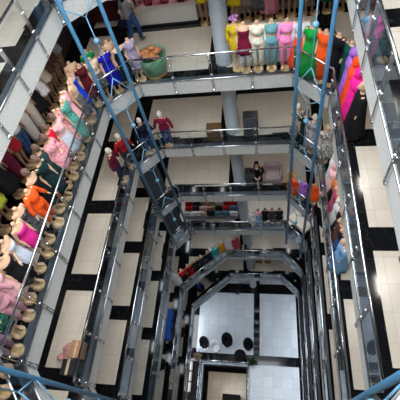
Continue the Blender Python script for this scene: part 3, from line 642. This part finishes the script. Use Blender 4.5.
# bag stall, level E back
st = thing('stall_table', 'long table holding rows of bags on the back gallery', 'table', (-2.86, 9.62, zE)); m = MB(); m.box((0, 0, .60), (2.7, 1.05, .04)); obj('tabletop', m, M['darkgrey'], st)
for sx in (-1, 1):
    for sy in (-1, 1): m = MB(); m.tube([(sx*1.18, sy*.42, 0), (sx*1.18, sy*.42, .58)], .025, 8); obj('leg', m, M['steel'], st)
bgm = MB(); bgm.loft([[(x*sx, y*sy, z) for x, y in ((-.16, -.06), (.16, -.06), (.16, .06), (-.16, .06))] for z, sx, sy in ((0, .92, .8), (.02, 1, 1), (.12, 1., .95), (.22, .86, .5), (.235, .8, .3))]); BAG = bgm.mesh('bag_body', False, None)
hm2 = MB(); hm2.tube([(-.09, 0, .22), (-.085, 0, .30), (-.04, 0, .35), (.04, 0, .35), (.085, 0, .30), (.09, 0, .22)], .009, 6); HND = hm2.mesh('handle', True, None)
fpm = MB(); fpm.box((0, -.052, .155), (.27, .012, .12)); FLP = fpm.mesh('flap', False, None)
bc = [('red', (196, 28, 40)), ('black', (26, 26, 30)), ('white', (220, 220, 220)), ('tan', (176, 140, 110)), ('grey', (120, 124, 130)), ('pale pink', (224, 180, 176)), ('steel blue', (84, 110, 134)), ('cream', (222, 212, 190))]
order = [[0, 1, 3, 3, 2, 0, 0], [0, 1, 5, 3, 1, 0, 6], [2, 2, 5, 1, 6, 6, 2]]
nth = ['first', 'second', 'third', 'fourth', 'fifth', 'sixth', 'seventh']
for r in range(3):
    for k in range(7):
        nm, c = bc[order[r][k]]
        o = thing('handbag', '%s handbag on the stall, %s row, %s from the left' % (nm, ['back', 'middle', 'front'][r], nth[k]), 'bag', (-3.98+.375*k+random.uniform(-.02, .02), 9.92-.30*r, zE+.62), random.uniform(-.25, .25), 'handbags on the stall')
        o.scale = (random.uniform(1.1, 1.35),)*3; b = link('bag_body', BAG, o); setmat(b, F('bag_'+nm, c)); h = link('handle', HND, o); setmat(h, F('bag_black', (26, 26, 30))); f_ = link('flap', FLP, o); setmat(f_, F('bagf_'+nm, tuple(int(v*.8) for v in c)))
for x, y, lab, fit in [(-.84, 9.14, 'white blouse beside the bag stall', [('top', f_white, 1., .85), ('skirt', f_white, 0, .4)]), (-.56, 9.25, 'pink and pale blue frilled gown', [('top', f_pink, .5, .9), ('skirt', f_lblue, 0, .15)]), (-.24, 9.3, 'black dress, left of three dark ones', [('dress', f_black, 1., .4)]), (.08, 9.3, 'black dress with pale print, middle of three', [('dress', f_bfl, 1., .4)]), (.42, 9.3, 'dark dress, right of three', [('dress', F('coal', (38, 36, 40)), 1., .4)])]:
    mannequin(x, y, zE, 0, 'mannequin on the stall level in '+lab, fit, 'down', M['whitehead'] if 'white' in lab else M['brownhead'], group='mannequins right of the bag stall', scale=.72)
# boxes on the left gallery of level C
def box(x, y, z, d, m, lab, rz=0.):
    o = thing('cardboard_box' if 'cardboard' in lab else 'storage_bin', lab, 'box', (x, y, z), rz); b = MB(); b.box((0, 0, d[2]/2), d, bev=.012); obj('body', b, m, o)
    l = MB(); l.box((0, 0, d[2]+.008), (d[0]+.02, d[1]+.02, .03), bev=.008); obj('lid', l, m, o); t = MB(); t.box((0, 0, d[2]+.026), (d[0]*.2, d[1]+.022, .006)); obj('tape', t, F('tape', (200, 180, 150)), o); return o
box(-5.12, 1.72, zC, (.30, .42, .32), F('carton', (176, 132, 98)), 'brown cardboard box behind the left rail one level down')
box(-5.18, 1.26, zC, (.34, .36, .40), M['black'], 'black storage bin next to the cardboard box')
m = MB()
for k in range(12): m.ball((random.uniform(-.12, .12), random.uniform(-.18, .18), .05+random.random()*.25), .11, 10, 6, 1, .8, .6)
tag(obj('clothing_bundle', m, F('dustrose', (196, 146, 138)), smooth=True, loc=(-5.46, 1.66, zC)), 'dusty pink bundle of cloth beside the cardboard box', 'clothing')
# blue crates on the left, level F
for k in range(3):
    o = thing('plastic_crate', 'blue crate behind the left rail, %s of three' % ['nearest', 'middle', 'farthest'][k], 'crate', (-5.28, 4.3+.52*k, zF), 0, 'blue crates on the left gallery')
    b = MB(); b.box((0, 0, .23), (.42, .48, .44), bev=.03); obj('body', b, mat('blue_crate', srgb(20, 96, 200), .4, noise=.15) if k == 0 else bpy.data.materials['blue_crate'], o)
    b = MB(); b.box((0, 0, .46), (.44, .50, .03), bev=.01); obj('lid', b, bpy.data.materials['blue_crate'], o)
# white rolls on the ground
for k in range(3):
    o = thing('wrapped_roll', 'white wrapped roll on the ground beside the well, %s of three' % ['nearest', 'middle', 'farthest'][k], 'roll', (-5.22, 2.4+.62*k, 0), 0, 'white wrapped rolls'); b = MB(); b.tube([(0, 0, .17), (0, .54, .17)], .16, 18); obj('wrapping', b, M['white'], o, True)
    b = MB(); b.tube([(0, .53, .17), (0, .56, .17)], .06, 12); obj('core', b, M['darkgrey'], o, True)
# tub chairs on the ground
def tub_chair(x, y, rz, m, lab, s=1.):
    o = thing('tub_chair', lab, 'chair', (x, y, 0), rz, 'tub chairs by the basement well'); o.scale = (s*.92,)*3
    b = MB(); b.lathe([(.24, 0), (.25, .015), (.22, .03), (.035, .05)], 24); obj('base', b, M['steel'], o, True)
    b = MB(); b.tube([(0, 0, .04), (0, 0, .40)], .03, 12); obj('pedestal', b, M['steel'], o, True)
    b = MB(); b.lathe([(.10, .38), (.25, .40), (.27, .45), (.24, .48), (.05, .49)], 24); obj('seat', b, m, o, True)
    sh = MB(); n = 18; rings = []
    for j in range(n+1):
        a = math.radians(-25)+math.radians(230)*j/n; hh = .66+.62*max(0, math.sin(a))
        r0 = .26; r1 = .34+.10*max(0, math.sin(a)); c, s_ = math.cos(a), math.sin(a)
        rings.append([(r0*c, r0*s_, .42), (r1*c, r1*s_, hh), ((r1-.05)*c, (r1-.05)*s_, hh), ((r0-.05)*c, (r0-.05)*s_, .44)])
    sh.loft(rings); obj('backrest', sh, m, o, True)
tub_chair(-4.34, 5.2, 0., F('chair_black', (22, 22, 24)), 'black tub chair, leftmost of the row on the white floor')
tub_chair(-3.62, 5.05, 0., F('chair_white', (226, 226, 230)), 'white tub chair between two black ones')
tub_chair(-2.85, 5.4, 0., F('chair_black', (22, 22, 24)), 'largest black tub chair, third in the row', 1.15)
tub_chair(-1.5, 5.25, 0., F('chair_black', (22, 22, 24)), 'black tub chair beside the crossing of the black floor bands')
o = thing('table', 'round black table on the black band by the well', 'table', (-2.0, 4.62, 0)); m = MB(); m.lathe([(.36, .70), (.38, .715), (.38, .735), (.36, .75)], 28); obj('tabletop', m, M['matte'], o, True); m = MB(); m.tube([(0, 0, .03), (0, 0, .70)], .03, 10); obj('pedestal', m, M['steel'], o, True); m = MB(); m.lathe([(.24, 0), (.24, .02), (.04, .04)], 24); obj('base', m, M['steel'], o, True)
def palm(x, y, z, lab, col, h=1.1, n=14, sp=.55):
    o = thing('potted_plant', lab, 'plant', (x, y, z)); m = MB(); m.lathe([(.13, 0), (.18, .26), (.2, .30), (.17, .30), (.15, .26), (.02, .25)], 20); obj('pot', m, M['darkgrey'], o, True)
    m = MB()
    for k in range(n):
        a = k*2.4; ln = sp*(.7+.5*random.random()); pts = [(ln*f*math.cos(a), ln*f*math.sin(a), .28+h*(f*1.3-f*f*.7)*(.7+.3*(k % 3)/2)) for f in (0, .25, .5, .75, 1)]
        m.tube(pts, [.012, .04, .05, .035, .006], 6, flat=.25)
    obj('foliage', m, F('leaf_'+lab[:6], col, tuple(int(v*.5) for v in col), 9), o, True)
palm(-2.35, 8.9, 0, 'spiky dark plant standing below the lowest back rail', (36, 48, 40), 1.5)
palm(-1.28, 4.35, 0, 'small spiky plant at the well corner', (60, 84, 56), .6, 12, .4)
palm(-4.75, 4.45, 0, 'brownish dry plant at the left well corner', (110, 96, 74), .5, 12, .4)
palm(-3.6, 8.55, zG, 'bushy dark green plant behind the lowest diagonal rail', (30, 74, 44), 1., 20, .45)
m = MB(); m.prism([(-6.2, -.4), (WX0-.12, -.4), (WX0-.12, 4.26), (-6.2, 4.26)], 0, .006); struct('trim_18', m, M['matte'], 'black granite paving left of the basement well', 'trim')
# basement desk
o = thing('desk', 'dark desk on the basement floor down the well', 'desk', (-2.75, 2.35, -3.1)); m = MB(); m.box((0, 0, .72), (1.2, .7, .05), bev=.01); obj('desktop', m, M['matte'], o)
for s in (-1, 1): m = MB(); m.box((s*.55, 0, .35), (.06, .64, .70)); obj('side_panel', m, M['darkgrey'], o)
# lingering goods on the low back galleries
for x, y, z, nm, c, lab in [(-.75, 10.0, zG, 'carton', (176, 132, 98), 'brown cardboard box on the lowest back gallery, left one'), (-.2, 10.0, zG, 'carton', (176, 132, 98), 'brown cardboard box on the lowest back gallery, right one'), (-1.5, 9.15, zF, 'coalbox', (30, 28, 30), 'black storage bin right of the diagonal rail mannequins')]:
    box(x, y, z, (.38, .34, .42), F(nm, c), lab)

# ------------------------------------------------------------------ lights, world, camera
def area(name, loc, sx, sy, w, col=(1, .93, .84)):
    l = bpy.data.lights.new(name, 'AREA'); l.shape = 'RECTANGLE'; l.size = sx; l.size_y = sy; l.energy = w; l.color = col
    o = bpy.data.objects.new(name, l); C.objects.link(o); o.location = loc; return o
KW = dict(A=12, B=17, C=14, D=8, E=5, F=3, G=2.5)
KW['0'] = 75  # ground-floor lamps boosted to stand in for daylight on the white tiles
names = ['A1']+list(LEV)
LEV2 = dict(LEV, A1=H-1.18)
for k, lv in enumerate(names[1:]+['0']):
    above = LEV2[names[k]] - TH - .03; w = KW[lv]
    col = (1, .94, .86) if lv in 'ABCD' else (.88, .94, 1)
    sz = (.25, .5) if lv != '0' else (1.2, 2.4)
    for yy in (.55, 3.67, 6.8):
        area('ceiling_lamp', (-5.75, yy, above), *sz, w, col); area('ceiling_lamp', (2.77, yy, above), *sz, w, col)
    if lv == '0': continue
    for xx in (-5.4, -3.9, -2.4, -.4, 1.1, 2.6): area('ceiling_lamp', (xx, 10.7, above), .12, .8, w*{'B': .3, 'C': .3, 'D': .55, 'E': 2.2, 'F': 1.6}.get(lv, .7), col)
area('ceiling_lamp', (-3, 3, -.45), 1.2, 1.2, 25)  # area light in the open well above the basement, under no ceiling
w = bpy.data.worlds.new('sky'); bpy.context.scene.world = w; w.use_nodes = True
w.node_tree.nodes['Background'].inputs[0].default_value = (.92, .965, 1, 1); w.node_tree.nodes['Background'].inputs[1].default_value = 6.0

sc = bpy.context.scene
cam = bpy.data.cameras.new('camera'); co = bpy.data.objects.new('camera', cam); C.objects.link(co); sc.camera = co
a, y, r = math.radians(55.92987), math.radians(-18.8914), math.radians(-16.66382)
fw = Vector((math.sin(y)*math.cos(a), math.cos(y)*math.cos(a), -math.sin(a))); rt = Vector((math.cos(y), -math.sin(y), 0)); up = rt.cross(fw)
Rv = rt*math.cos(r)+up*math.sin(r); Uv = -rt*math.sin(r)+up*math.cos(r)
mw = Matrix((Rv, Uv, -fw)).transposed().to_4x4(); mw.translation = (0, 0, H); co.matrix_world = mw
cam.sensor_width = 36; cam.lens = 379.4935/400*36; cam.clip_start = .05; cam.clip_end = 200
sc.view_settings.view_transform = 'Standard'; sc.view_settings.look = 'None'; sc.view_settings.gamma = 1; sc.view_settings.use_curve_mapping = False
sc.view_settings.exposure = 0.15
sc.cycles.transparent_max_bounces = 32; sc.cycles.max_bounces = 8; sc.cycles.use_denoising = True
